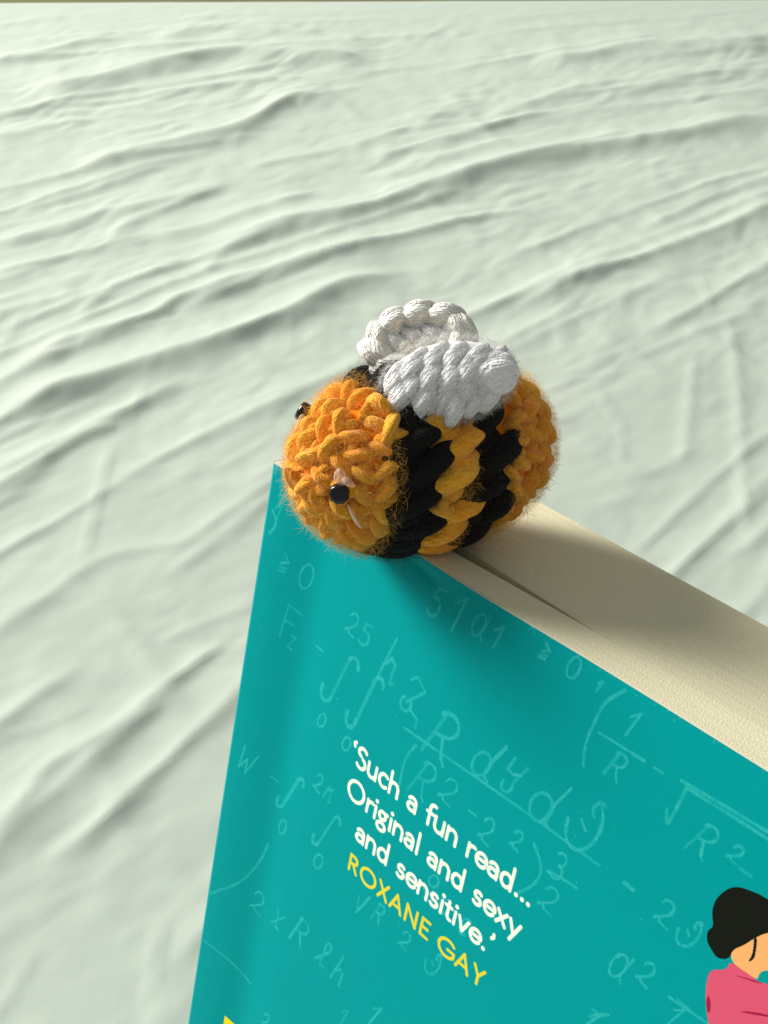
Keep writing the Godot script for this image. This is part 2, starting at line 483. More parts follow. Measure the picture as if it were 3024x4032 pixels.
func make_sheet() -> void:
	gx = grid_lines(-330.0, 330.0, 2.3, -950.0, 950.0)
	gz = grid_lines(-806.0, -90.0, 2.3, -806.0, 420.0)
	var nx := gx.size()
	gy.resize(nx * gz.size())
	var big := FastNoiseLite.new()
	big.noise_type = FastNoiseLite.TYPE_SIMPLEX_SMOOTH; big.frequency = 1.0; big.seed = 11; big.fractal_octaves = 2
	var fine := FastNoiseLite.new()
	fine.noise_type = FastNoiseLite.TYPE_SIMPLEX_SMOOTH; fine.frequency = 1.0; fine.seed = 23; fine.fractal_octaves = 3
	for iz in gz.size():
		for ix in nx:
			var x := gx[ix]
			var z := gz[iz]
			var u := x * 0.88 - z * 0.47       # along the main folds
			var v := x * 0.47 + z * 0.88
			u += 12.0 * big.get_noise_2d(x * 0.008, z * 0.008)
			v += 16.0 * big.get_noise_2d(x * 0.009 + 40.0, z * 0.009)
			var hgt := 0.9 * big.get_noise_2d(u / 190.0, v / 110.0)
			var cross: float = 1.0 - abs(fine.get_noise_2d(u / 60.0, v / 80.0 + 31.0))
			hgt += 0.28 * pow(cross, 8.0)
			var patch: float = smoothstep(-0.1, 0.5, big.get_noise_2d(u / 130.0 + 50.0, v / 90.0))
			var crease: float = 1.0 - abs(fine.get_noise_2d(u / 130.0 + 90.0, v / 22.0))
			hgt += 0.35 * patch * pow(crease, 5.0)
			# the crumpled facets of washed cotton
			var facet: float = abs(fine.get_noise_2d(u / 46.0 + 12.0, v / 30.0 - 9.0)) + 0.6 * abs(fine.get_noise_2d(v / 24.0 + 60.0, u / 38.0))
			hgt += lerp(1.1, 0.65, smoothstep(-450.0, -300.0, z)) * facet * (0.6 + 0.4 * patch)
			hgt += 0.10 * fine.get_noise_2d(x / 11.0, z / 11.0)
			gy[iz * nx + ix] = hgt
	fold(8.4, 0.40, 0, [-225, -747, -193, -762, -167, -765, -146, -767])
	fold(14.8, 0.55, 0, [-214, -699, -184, -712, -167, -726, -148, -728])
	fold(12.9, 0.60, 0, [-131, -729, -117, -735, -105, -744, -86, -745, -60, -744, -33, -737])
	fold(24.7, 0.85, 0, [-192, -658, -181, -662, -152, -673, -130, -689, -101, -705, -77, -709, -32, -706, -1, -703])
	fold(9.8, 0.50, 0, [-201, -639, -153, -639, -125, -648, -97, -667, -68, -677, -32, -680])
	fold(14.7, 0.40, 0, [-194, -609, -167, -623, -146, -630])
	fold(18.2, 0.90, 0, [-148, -576, -138, -583, -118, -596, -91, -610, -70, -623, -48, -652, -25, -658])
	fold(7.9, 0.50, 0, [-167, -540, -144, -554, -115, -576, -100, -584])
	fold(11.7, 0.65, 0, [-173, -511, -144, -526, -126, -540, -101, -550, -76, -567])
	fold(8.7, 0.55, 0, [-120, -512, -114, -531, -95, -546, -71, -567])
	fold(13.8, 0.50, 0, [-105, -518, -78, -529, -58, -543, -30, -559])
	fold(10.5, 0.40, 0, [-67, -581, -45, -590, -23, -599, 0, -614, 16, -626])
	fold(19.8, 1.00, 0, [-80, -507, -57, -521, -37, -531, -17, -539, 0, -546, 21, -561, 55, -581, 89, -597, 112, -604, 148, -616, 185, -632, 206, -639])
	fold(12.3, 0.60, 0, [49, -630, 71, -647, 96, -665, 121, -674])
	fold(22.7, 0.70, 0, [80, -703, 113, -708, 133, -717, 165, -721, 220, -725])
	fold(10.3, 0.35, 0, [109, -672, 147, -683, 215, -703])
	fold(11.3, 0.45, 0, [-4, -567, 28, -590, 45, -602, 63, -612])
	fold(7.6, 0.60, 0, [-20, -508, 0, -515, 20, -525, 41, -534, 67, -541])
	fold(12.8, 0.40, 0, [14, -618, 29, -642, 46, -656])
	fold(5.9, 0.40, 0, [50, -504, 64, -510, 81, -518])
	fold(5.9, 0.35, 0, [147, -645, 158, -652, 168, -663])
	fold(12.4, 1.00, 0, [187, -555, 173, -542, 153, -526, 131, -512, 109, -499, 82, -484, 67, -472, 51, -459])
	fold(10.4, 0.60, 0, [-167, -487, -140, -501, -117, -512, -100, -523])
	fold(8.3, 0.50, 0, [-160, -456, -143, -465, -125, -473])
	fold(13.4, 0.80, 0, [-152, -417, -135, -426, -124, -439, -107, -447, -94, -455, -86, -467, -77, -473, -64, -481, -45, -492, -26, -503, 0, -511, 14, -516])
	fold(18.3, 1.05, 0, [-146, -391, -126, -403, -110, -411, -94, -422, -82, -429, -69, -436, -52, -448, -34, -462, -20, -477, 0, -485, 10, -490])
	fold(2.4, 0.45, 1, [-87, -428, -89, -419, -91, -398, -95, -381])
	fold(8.9, 0.55, 0, [-138, -355, -120, -371, -109, -379, -95, -385])
	fold(7.5, 0.60, 0, [-124, -456, -115, -470, -107, -481, -83, -502])
	fold(11.7, 0.45, 0, [-76, -485, -70, -503, -56, -516, -37, -526])
	fold(1.3, 0.35, 1, [-60, -416, -47, -404, -37, -394])
	fold(7.7, 0.45, 0, [-122, -279, -109, -295, -95, -313, -84, -319, -62, -323])
	fold(7.2, 0.75, 0, [-108, -203, -100, -217, -93, -233, -80, -243, -64, -262, -46, -283])
	fold(4.0, 0.50, 1, [-97, -311, -98, -337, -98, -361, -97, -376])
	fold(5.0, 0.40, 0, [-70, -278, -52, -289, -39, -295])
	fold(2.4, 0.35, 0, [-67, -178, -57, -184, -51, -186])
	fold(4.4, 0.40, 1, [-52, -151, -57, -171, -55, -185])
	fold(2.4, 0.40, 1, [-89, -189, -79, -174, -73, -170])
	fold(3.5, 0.35, 1, [-96, -154, -89, -167, -87, -178])
	fold(6.2, 0.55, 0, [-136, -334, -123, -355, -116, -371])
	fold(2.4, 0.35, 1, [-78, -313, -69, -304, -64, -292])
	fold(4.6, 0.35, 0, [-114, -241, -96, -247, -84, -255])
	fold(5.6, 0.50, 0, [94, -425, 119, -442, 142, -456, 158, -472])
	fold(5.0, 0.45, 1, [139, -458, 134, -408, 126, -361, 119, -320])
	fold(5.0, 0.40, 1, [121, -431, 113, -394, 105, -361])
	fold(2.9, 0.50, 1, [79, -411, 84, -394, 86, -381, 82, -357])
	fold(2.5, 0.40, 1, [134, -455, 142, -439, 150, -423])
	fold(4.6, 0.40, 0, [59, -406, 75, -414, 91, -417])
	fold(3.3, 0.40, 1, [132, -484, 133, -468, 132, -455])
	fold(5.7, 0.35, 0, [80, -354, 97, -361, 110, -373])
	fold(3.7, 0.30, 1, [79, -522, 85, -512, 89, -501])
	fold(4.2, 0.30, 0, [40, -460, 51, -468, 59, -471])
	# finer creases that run with the big folds, fanning out towards the near left
	var r := RandomNumberGenerator.new()
	r.seed = 31
	for k in 84:
		var p := Vector2(r.randf_range(-300.0, 220.0), r.randf_range(-760.0, -130.0))
		var flat := []
		var steps := r.randi_range(3, 8)
		var bend := r.randf_range(-0.12, 0.12)
		for s in steps + 1:
			flat.append(p.x); flat.append(p.y)
			var slope: float = -0.2 - 1.0 * clamp((p.y + 740.0) / 490.0, 0.0, 1.2) + bend + r.randf_range(-0.1, 0.1)
			p += Vector2(1.0, slope).normalized() * 34.0
		fold(r.randf_range(4.5, 10.0) * (1.25 if p.y > -350.0 else 1.0), r.randf_range(0.25, 0.7), 0, flat)
	for k in 34:
		var p := Vector2(r.randf_range(-250.0, 220.0), r.randf_range(-700.0, -180.0))
		var d := Vector2(r.randf_range(0.3, 1.0), r.randf_range(0.5, 1.2)).normalized() * r.randf_range(22.0, 45.0)
		fold(r.randf_range(4.0, 7.0), r.randf_range(0.2, 0.4), 1, [p.x, p.y, p.x + d.x + r.randf_range(-6, 6), p.y + d.y, p.x + 2.0 * d.x, p.y + 2.0 * d.y])
	# the sheet is tucked flat at the far side and drops over the mattress edge
	var st := SurfaceTool.new()
	st.begin(Mesh.PRIMITIVE_TRIANGLES)
	var nz := gz.size()
	for iz in nz:
		for ix in nx:
			var x := gx[ix]
			var z := gz[iz]
			var flat: float = smoothstep(BED_EDGE + 4.0, BED_EDGE + 55.0, z)
			var y: float = gy[iz * nx + ix] * lerp(0.12, 1.0, flat)
			var over: float = BED_EDGE - 0.011 * x + 6.0 - z
			if over > 0.0: y -= over * over * 0.05
			st.set_uv(Vector2(x, z) * 0.004)
			st.add_vertex(Vector3(x, y, z) * MM)
	# hanging skirt at the far edge
	var rows := 8
	for q in rows:
		for ix in nx:
			st.set_uv(Vector2(gx[ix], BED_EDGE - 30.0 * q) * 0.004)
			st.add_vertex(Vector3(gx[ix], -14.0 - 25.0 * (q + 1), gz[0] - 2.0 - 0.6 * q + 2.0 * sin(gx[ix] * 0.05)) * MM)
	for iz in nz - 1:
		for ix in nx - 1:
			var a := iz * nx + ix
			tri(st, a, a + 1, a + nx)
			tri(st, a + 1, a + nx + 1, a + nx)
	for q in rows:
		for ix in nx - 1:
			var b := (nz + q) * nx + ix
			var t := ix if q == 0 else (nz + q - 1) * nx + ix
			tri(st, t, b, t + 1)
			tri(st, t + 1, b, b + 1)
	st.generate_normals()
	var m := mat(SHEET, 0.85, 0.25)
	m.heightmap_enabled = true
	m.heightmap_texture = weave_image()
	m.heightmap_scale = 0.003
	m.uv1_scale = Vector3(1, 1, 1) * 9.0
	m.rim_enabled = true
	m.rim = 0.25
	var o := surf("bed_sheet", st, m, self)
	tag(o, "pale mint white bed sheet, rumpled into long diagonal folds under the book", "bed sheet")

func weave_image() -> ImageTexture:
	var n := FastNoiseLite.new()
	n.frequency = 0.05; n.seed = 77; n.fractal_octaves = 3
	var im := Image.create(256, 256, false, Image.FORMAT_RGB8)
	for y in 256:
		for x in 256:
			var w: float = 0.5 + 0.25 * sin(TAU * x / 8.0) * sin(TAU * y / 8.0) + 0.22 * n.get_noise_2d(abs(x - 128.0) * 2.0, abs(y - 128.0) * 2.0)
			im.set_pixel(x, y, Color(w, w, w))
	return ImageTexture.create_from_image(im)

# ---------------------------------------------------------------- book
func cover_z(x: float, y: float) -> float:
	# the front cover's outer face: proud along the spine crease, pushed out over the bookmark's tab
	var z := 0.75 * (1.0 - smoothstep(0.0, 13.0, x)) - 0.25 * exp(-pow((x - 12.0) / 4.0, 2.0))
	var top := BOOK_H - y
	z += 0.75 * exp(-pow((x - 38.0) / 15.0, 2.0)) * exp(-top / 16.0)
	z -= 0.30 * exp(-pow((x - 31.5 + (top - 1.6) * -1.2) / 2.6, 2.0) - pow((top - 1.7) / 0.8, 2.0))
	z += 0.5 * sin(PI * clamp(x / BOOK_W, 0.0, 1.0)) * (0.4 + 0.6 * y / BOOK_H)
	return z

func gap_mid(x: float) -> float:
	return -4.75 - 0.036 * (x - 30.0)

func gap_width(x: float, y: float) -> float:
	return 2.7 * pow(clamp((62.0 - x) / 32.0, 0.0, 1.15), 1.3) * smoothstep(150.0, BOOK_H, y) * smoothstep(1.0, 16.0, x)

func lines(lo: float, hi: float, n: int) -> PackedFloat32Array:
	var a := PackedFloat32Array()
	for i in n + 1: a.append(lerp(lo, hi, float(i) / n))
	return a

# a grid of points f(i, j); every call adds its own vertices, so edges between calls stay sharp
func sheet_of(st: SurfaceTool, ni: int, nj: int, f: Callable, uv: Callable, flip := false) -> void:
	var first: int = st.get_meta("n", 0)
	for j in nj + 1:
		for i in ni + 1:
			st.set_uv(uv.call(i, j))
			st.add_vertex(f.call(i, j) * MM)
	for j in nj:
		for i in ni:
			var a := first + j * (ni + 1) + i
			var b := a + 1
			var c := a + ni + 1
			var d := c + 1
			if flip:
				tri(st, a, c, b); tri(st, b, c, d)
			else:
				tri(st, a, b, c); tri(st, b, d, c)
	st.set_meta("n", first + (ni + 1) * (nj + 1))

func begin() -> SurfaceTool:
	var st := SurfaceTool.new()
	st.begin(Mesh.PRIMITIVE_TRIANGLES)
	return st

func make_book() -> void:
	var book := Node3D.new()
	book.name = "paperback_book"
	add_child(book)
	book.transform = Transform3D(Basis(Vector3(0.658542, 0.124334, 0.742202), Vector3(0.172267, 0.935162, -0.309508), Vector3(-0.732562, 0.331681, 0.594425)).orthonormalized(), Vector3(-0.048826, 0.002849, -0.079034))
	tag(book, "teal paperback book with chalk formulas, a printed quote and a pink-clad figure", "book")
	var teal := Color(0.0, 0.58, 0.59)
	var cover := mat(Color.WHITE, 0.5, 0.12)
	cover.albedo_texture = cover_texture(teal)
	cover.heightmap_enabled = true
	cover.heightmap_texture = noise_tex(0.03, 4, 3, 256)
	cover.heightmap_scale = 0.004
	var core := mat(Color(0.86, 0.84, 0.76), 0.8, 0.3)
	var plain := mat(teal, 0.5, 0.25)
	# front cover
	var st := begin()
	var xs := lines(0.9, BOOK_W, 110)
	var ys := lines(0.0, BOOK_H, 130)
	for i in ys.size(): ys[i] = BOOK_H * (1.0 - pow(1.0 - ys[i] / BOOK_H, 1.7))
	sheet_of(st, 110, 130, func(i: int, j: int): return Vector3(xs[i], ys[j], cover_z(xs[i], ys[j])), func(i: int, j: int): return Vector2(xs[i] / COVER_W, min(0.9995, (BOOK_H - ys[j]) / COVER_H)), true)
	sheet_of(st, 110, 130, func(i: int, j: int): return Vector3(xs[i], ys[j], cover_z(xs[i], ys[j]) - 0.32), func(i: int, j: int): return Vector2(0.995, 0.995), false)
	st.generate_normals()
	var front := surf("front_cover", st, cover, book)
	# its raw paper edge, along the top and the fore edge
	st = begin()
	sheet_of(st, 110, 1, func(i: int, j: int): return Vector3(xs[i], BOOK_H + 0.01, cover_z(xs[i], BOOK_H) - 0.32 * j), func(i: int, j: int): return Vector2(i, j), true)
	sheet_of(st, 130, 1, func(i: int, j: int): return Vector3(BOOK_W + 0.01, ys[i], cover_z(BOOK_W, ys[i]) - 0.32 * j), func(i: int, j: int): return Vector2(i, j))
	st.generate_normals()
	surf("cover_edge", st, core, front)
	# spine: round at both folds
	st = begin()
	var prof := []
	var z0 := 0.75
	for k in 9:
		var a := PI / 2.0 * k / 8.0
		prof.append(Vector2(0.9 - 0.9 * sin(a), z0 - 0.9 + 0.9 * cos(a)))
	for k in 9:
		var a := PI / 2.0 * k / 8.0
		prof.append(Vector2(0.9 - 0.9 * cos(a), -BOOK_T + 0.9 - 0.9 * sin(a)))
	sheet_of(st, 17, 1, func(i: int, j: int): return Vector3(prof[i].x, BOOK_H * j, prof[i].y + (cover_z(0.9, BOOK_H * j) - 0.75) * (1.0 if i < 9 else 0.0)), func(i: int, j: int): return Vector2(i, j))
	st.generate_normals()
	var spine := surf("spine", st, plain, book)
	st = begin()
	sheet_of(st, 17, 1, func(i: int, j: int): return Vector3(lerp(prof[i].x + 0.02, 0.96, float(j)), BOOK_H - 0.03, prof[i].y * 0.9985), func(i: int, j: int): return Vector2(i, j))
	st.generate_normals()
	surf("spine_edge", st, core, spine)
	# back cover
	st = begin()
	sheet_of(st, 1, 1, func(i: int, j: int): return Vector3(0.9 + (BOOK_W - 0.9) * i, (BOOK_H - 0.5) * j, -BOOK_T), func(i: int, j: int): return Vector2(i, j))
	sheet_of(st, 1, 1, func(i: int, j: int): return Vector3(0.9 + (BOOK_W - 0.9) * i, (BOOK_H - 0.5) * j, -BOOK_T + 0.32), func(i: int, j: int): return Vector2(i, j), true)
	sheet_of(st, 1, 1, func(i: int, j: int): return Vector3(BOOK_W, BOOK_H * i, -BOOK_T + 0.32 * j), func(i: int, j: int): return Vector2(i, j))
	st.generate_normals()
	var back := surf("back_cover", st, plain, book)
	st = begin()
	sheet_of(st, 1, 1, func(i: int, j: int): return Vector3(0.9 + (BOOK_W - 0.9) * i, BOOK_H - 0.5, -BOOK_T + 0.32 * j), func(i: int, j: int): return Vector2(i, j))
	st.generate_normals()
	surf("cover_edge", st, core, back)
	# the pages, parted in two by the bookmark's tab
	var paper := paper_material()
	for part in 2:
		st = begin()
		var nx := 90
		var nz := 110 if part == 0 else 26
		var jag := PackedFloat32Array()
		for k in nz + 1: jag.append(rng.randf_range(-0.018, 0.0) + 0.01 * sin(k * 0.7))
		var px := lines(0.06, BOOK_W - 0.6, nx)
		var near := func(x: float, y: float) -> float:
			return gap_mid(x) - 0.75 * gap_width(x, y) if part == 0 else min(cover_z(x, y) - 0.36, cover_z(0.9, y) - 1.0 + sqrt(max(0.0, 0.81 - pow(max(0.0, 0.9 - x), 2.0))))
		var far := func(x: float, y: float) -> float:
			return -BOOK_T + 0.34 if part == 0 else gap_mid(x) + 0.25 * gap_width(x, y) + 0.02
		var sag := func(x: float, s: float) -> float:
			return -0.04 - 0.40 * smoothstep(0.0, 9.0, x) * sin(PI * s) * (1.0 if part == 0 else 0.2)
		sheet_of(st, nx, nz, func(i: int, j: int):
			var x: float = px[i]
			var s := float(j) / nz
			var droop := 0.0
			if part == 0: droop = -0.55 * gap_width(x, BOOK_H) * exp(-s * 16.0)
			return Vector3(x, BOOK_H + sag.call(x, s) + jag[j] + droop, lerp(near.call(x, BOOK_H), far.call(x, BOOK_H), s)),
			func(i: int, j: int): return Vector2(px[i] / 60.0, (float(j) / nz) * (0.78 if part == 0 else 0.2)), true)
		var py := lines(0.5, BOOK_H - 0.3, 60)
		for i in py.size(): py[i] = 0.5 + (BOOK_H - 0.85) * (1.0 - pow(1.0 - float(i) / 60.0, 1.8))
		sheet_of(st, nx, 60, func(i: int, j: int): return Vector3(px[i], py[j], near.call(px[i], py[j])), func(i: int, j: int): return Vector2(px[i] / 60.0, 0.3), true)
		sheet_of(st, nx, 60, func(i: int, j: int): return Vector3(px[i], py[j], far.call(px[i], py[j])), func(i: int, j: int): return Vector2(px[i] / 60.0, 0.3))
		sheet_of(st, nz, 60, func(i: int, j: int):
			var x: float = px[nx]
			return Vector3(x, py[j], lerp(near.call(x, py[j]), far.call(x, py[j]), float(i) / nz)), func(i: int, j: int): return Vector2(py[j] / 60.0, float(i) / nz))
		sheet_of(st, nz, 60, func(i: int, j: int):
			var x: float = px[0]
			return Vector3(x, py[j], lerp(near.call(x, py[j]), far.call(x, py[j]), float(i) / nz)), func(i: int, j: int): return Vector2(py[j] / 60.0, float(i) / nz))
		st.generate_normals()
		surf("page_block", st, paper, book)

func paper_material() -> StandardMaterial3D:
	var w := 1024
	var h := 512
	var n := FastNoiseLite.new()
	n.frequency = 0.16; n.fractal_octaves = 3; n.seed = 31
	var col := Image.create(w, h, false, Image.FORMAT_RGB8)
	var hei := Image.create(w, h, false, Image.FORMAT_RGB8)
	var r := RandomNumberGenerator.new()
	r.seed = 71
	for y in h:
		var page := r.randf()
		for x in w:
			var t: float = clamp(0.2 * page + 0.8 * (n.get_noise_2d(x * 1.0, y * 1.15) * 0.5 + 0.5), 0.0, 1.0)
			var c := Color(0.80, 0.78, 0.65).lerp(Color(0.90, 0.88, 0.765), t)
			col.set_pixel(x, y, c)
			hei.set_pixel(x, y, Color(t, t, t))
	var m := mat(Color.WHITE, 0.85, 0.2)
	m.albedo_texture = ImageTexture.create_from_image(col)
	m.heightmap_enabled = true
	m.heightmap_texture = ImageTexture.create_from_image(hei)
	m.heightmap_scale = 0.0065
	return m

# ---------------------------------------------------------------- bee
const BEE_LIFT := 10.0     # millimetres from the page tops to the body's axis

func body_r(a: float, half: float, r: float) -> float:
	return r * sqrt(max(0.0, 1.0 - pow(abs(a / half), 2.4)))

func settle(p: Vector3) -> Vector3:
	# the soft body flattens where it sits on the pages (local page plane tilts with the body)
	var high := p.y * 0.989 - 0.147 * p.z + 10.0
	var on := 1.0 - smoothstep(3.0, 6.0, p.z)
	if high < 0.9: p.y += on * (0.9 - high) * 0.8
	return p

# a plump strand of twisted yarn along a bent path; thin at its ends
func add_strand(st: SurfaceTool, p0: Vector3, p1: Vector3, p2: Vector3, p3: Vector3, r: float, plies: int, twist: float, blunt := 0.55, squash := 1.0, vlen := 1.0) -> void:
	var n := 22
	var m := 30
	var first: int = st.get_meta("n", 0)
	var c := PackedVector3Array()
	for i in n + 1:
		c.append(p0.bezier_interpolate(p1, p2, p3, 0.5 - 0.5 * cos(PI * i / n)))
	var up := Vector3.UP
	for i in n + 1:
		var t := 0.5 - 0.5 * cos(PI * i / n)       # rings crowd towards the rounded ends
		var dir := (c[min(n, i + 1)] - c[max(0, i - 1)]).normalized()
		var sx := dir.cross(up)
		if sx.length() < 0.05: sx = dir.cross(Vector3.RIGHT)
		sx = sx.normalized()
		var sy := sx.cross(dir).normalized()
		var rr := r * pow(max(0.0, sin(PI * t)), blunt)
		for j in m + 1:
			var a := TAU * j / m
			var lump := 0.07 * wool.get_noise_3d(p0.x * 9.0 + cos(a) * 60.0, p0.z * 9.0 + t * 150.0 + r * 40.0, sin(a) * 60.0) + 0.09 * wool.get_noise_3d(cos(a) * 22.0, t * 45.0 + p1.x * 30.0, sin(a) * 22.0 + p2.y * 30.0)
			var g := 1.0 + lump - 0.16 * pow(abs(cos(plies * 0.5 * a + twist * t)), 3.0)
			st.set_uv(Vector2(float(j) / m + twist * t / (TAU * plies * 0.5), t * vlen))
			st.add_vertex((c[i] + (sx * cos(a) + sy * sin(a) * squash) * rr * g) * MM)
	for i in n:
		for j in m:
			var a := first + i * (m + 1) + j
			tri(st, a, a + 1, a + m + 1)
			tri(st, a + 1, a + m + 2, a + m + 1)
	st.set_meta("n", first + (n + 1) * (m + 1))

var wool := FastNoiseLite.new()

func stitch_mesh(variant: int, head: bool) -> ArrayMesh:
	var r := RandomNumberGenerator.new()
	r.seed = 100 + variant
	var st := begin()
	var j := func(s: float) -> float: return r.randf_range(-s, s)
	if head:
		# the face and the tail: short loops leaning this way and that
		var way := -1.0 if variant % 2 == 0 else 1.0
		add_strand(st, Vector3(-1.0 * way, -0.8, -2.3 + j.call(0.3)), Vector3((-1.5 + j.call(0.3)) * way, 1.2 + j.call(0.25), -1.3), Vector3((1.0 + j.call(0.3)) * way, 1.25 + j.call(0.3), 1.0), Vector3(1.4 * way, -0.8, 2.2 + j.call(0.3)), 1.22 + j.call(0.12), 3, 4.0, 0.4)
		add_strand(st, Vector3(1.9 * way, -1.0, -1.6), Vector3(2.1 * way, 0.8 + j.call(0.3), -0.9), Vector3(0.8 * way, 0.9 + j.call(0.3), 0.6), Vector3(-0.6 * way, -0.9, 1.6), 0.92 + j.call(0.1), 3, -4.0, 0.45)
	else:
		# one plump leg slanting across its row, its blunt ends wedged between the neighbours
		add_strand(st, Vector3(-1.45 + j.call(0.2), -0.75, -3.3), Vector3(-1.35 + j.call(0.2), 1.25, -2.3), Vector3(0.9 + j.call(0.2), 1.5 + j.call(0.2), 1.6), Vector3(1.5 + j.call(0.2), -0.6, 3.3 + j.call(0.2)), 1.5 + j.call(0.12), 3, 4.5, 0.30)
		add_strand(st, Vector3(0.9, -1.2, -2.3), Vector3(1.0, 0.3, -1.5), Vector3(2.7, 0.4 + j.call(0.15), 1.1), Vector3(3.1, -1.1, 2.2), 1.1, 3, 4.5, 0.35)
	st.generate_normals()
	return st.commit()

func bee_rows() -> Array:
	# axial place (mm towards the head), stitches round, tone, knobbly
	return [[16.8, 4, 0, 1], [16.1, 9, 0, 1], [14.8, 14, 0, 1], [12.9, 19, 0, 1], [10.5, 22, 0, 1], [6.5, 18, 1, 0], [1.7, 18, 0, 0], [-3.1, 18, 1, 0], [-7.3, 22, 0, 1], [-9.9, 20, 0, 1], [-12.3, 17, 0, 1], [-14.3, 13, 0, 1], [-15.9, 9, 0, 1], [-16.8, 4, 0, 1]]

func row_shift(phi: float) -> float:
	return 1.1 * sin(phi - deg_to_rad(62.0))

func make_bee() -> void:
	var bee := Node3D.new()
	bee.name = "crochet_bee"
	add_child(bee)
	var bx := Vector3(0.527905, 0.177630, 0.830521)
	var by := Vector3(0.047987, 0.970084, -0.237981)
	var bz := Vector3(-0.847947, 0.165485, 0.503588)
	bee.transform = Transform3D(Basis(bx, by, bz).orthonormalized(), Vector3(0.0048721, 0.1992567, -0.1277443) - by * (BEE_LIFT - 0.3) * MM)
	tag(bee, "fuzzy orange and black crochet bee with white wings sitting on the book", "toy bee")
	var lift := Vector3(0, BEE_LIFT, 0)
	var orange := [yarn(1, Color(1.0, 0.60, 0.05), Color(1.0, 0.79, 0.21), 0.85, 0.03, 0.5), yarn(2, Color(1.0, 0.64, 0.08), Color(1.0, 0.82, 0.28), 0.85, 0.03, 0.5), yarn(6, Color(1.0, 0.56, 0.04), Color(1.0, 0.75, 0.16), 0.85, 0.03, 0.5)]
	var black := yarn(3, Color(0.015, 0.013, 0.015), Color(0.065, 0.06, 0.065), 0.9, 0.03, 0.0)
	var stuffing := mat(Color(0.93, 0.52, 0.04), 0.95, 0.1)
	# body: the closed bag under the stitches
	var st := begin()
	sheet_of(st, 48, 40, func(i: int, j: int):
		var a: float = 16.6 * cos(PI * (j / 40.0))
		var r := body_r(a, 16.6, 10.25)
		var p := TAU * i / 48.0
		return settle(Vector3(sin(p) * r, cos(p) * r, a)) + lift, func(i: int, j: int): return Vector2(i / 6.0, j / 6.0))
	st.generate_normals()
	var body := surf("body", st, stuffing, bee)
	var shapes := [[], []]
	for v in 5:
		shapes[0].append(stitch_mesh(v, false))
		shapes[1].append(stitch_mesh(20 + v, true))
	var r := RandomNumberGenerator.new()
	r.seed = 4
	var rows := bee_rows()
	for q in rows.size():
		var row: Array = rows[q]
		for k in int(row[1]):
			var phi: float = TAU * (k + 0.5 * (q % 2)) / row[1] + r.randf_range(-0.03, 0.03)
			var a: float = clamp(row[0] + row_shift(phi) * (1.0 if abs(row[0]) < 12.0 else 0.3) + r.randf_range(-0.3, 0.3) + (0.0 if row[3] == 1 else (0.95 if k % 2 == 0 else -0.95)), -17.0, 17.3)
			var knob: bool = row[3] == 1
			place_stitch(body, shapes[int(row[3])][r.randi() % 5], black if row[2] == 1 else orange[r.randi() % 3], a, phi, r.randf_range(-0.4, 0.4) if knob else r.randf_range(-0.13, 0.13), r.randf_range(0.92, 1.1) * (0.76 if knob else (1.06 if row[2] == 1 else 1.0)), r.randf_range(-0.85, -0.45) if knob else -0.75, lift)
	# loops that stray over their neighbours
	place_stitch(body, shapes[1][1], orange[1], 9.0, deg_to_rad(38), 0.3, 0.85, 0.1, lift)
	place_stitch(body, shapes[1][3], orange[0], 8.8, deg_to_rad(20), 1.3, 0.8, 0.0, lift)
	place_stitch(body, shapes[1][2], orange[1], 4.6, deg_to_rad(97), 0.4, 0.62, 0.35, lift)
	place_stitch(body, shapes[1][4], orange[2], -4.9, deg_to_rad(84), -0.3, 0.6, 0.3, lift)
	place_stitch(body, shapes[1][0], black, 0.6, deg_to_rad(104), 0.5, 0.6, 0.25, lift)
	make_face(bee, lift)
	make_wings(bee, lift)
	make_fuzz(bee, lift)
	# the bookmark's tab goes down between the pages
	st = begin()
	var tab := Basis(bx, by, bz).orthonormalized().inverse() * Basis(Vector3(0.658542, 0.124334, 0.742202), Vector3(0.172267, 0.935162, -0.309508), Vector3(-0.732562, 0.331681, 0.594425)).orthonormalized()
	for side in [-0.15, 0.15]:
		sheet_of(st, 1, 8, func(i: int, j: int): return tab * Vector3(-4.0 + 8.0 * i, -5.0 * j, -1.9 + side) + Vector3(0, 0.3, 0), func(i: int, j: int): return Vector2(i, j), side > 0.0)
	st.generate_normals()
	surf("bookmark_tab", st, mat(Color(0.05, 0.05, 0.05), 0.9, 0.2), bee)

func surface_at(a: float, phi: float, half := 17.0, r := 10.75) -> Array:
	var rr := body_r(a, half, r)
	var e := 0.2
	var dr: float = (body_r(clamp(a + e, -half, half), half, r) - body_r(clamp(a - e, -half, half), half, r)) / (2.0 * e)
	var radial := Vector3(sin(phi), cos(phi), 0)
	var nrm: Vector3 = (radial - Vector3(0, 0, 1) * clamp(dr, -6.0, 6.0)).normalized()
	return [Vector3(radial.x * rr, radial.y * rr, a), nrm, Vector3(cos(phi), -sin(phi), 0)]

func place_stitch(body: Node3D, mesh: Mesh, m: Material, a: float, phi: float, turn: float, size: float, sink: float, lift: Vector3) -> void:
	var s := surface_at(a, phi)
	var nrm: Vector3 = s[1]
	var cx: Vector3 = s[2]
	var b := Basis(cx, nrm, cx.cross(nrm)).rotated(nrm, turn)
	var o := put("stitch", mesh, m, body)
	o.transform = Transform3D(b.scaled_local(Vector3(size, 1.0, size)), (settle(s[0] + nrm * sink) + lift) * MM)

func lathe(st: SurfaceTool, prof: PackedVector2Array, seg: int, at: Transform3D) -> void:
	sheet_of(st, seg, prof.size() - 1, func(i: int, j: int):
		var a := TAU * i / seg
		return at * Vector3(cos(a) * prof[j].x, prof[j].y, sin(a) * prof[j].x), func(i: int, j: int): return Vector2(float(i) / seg, j))

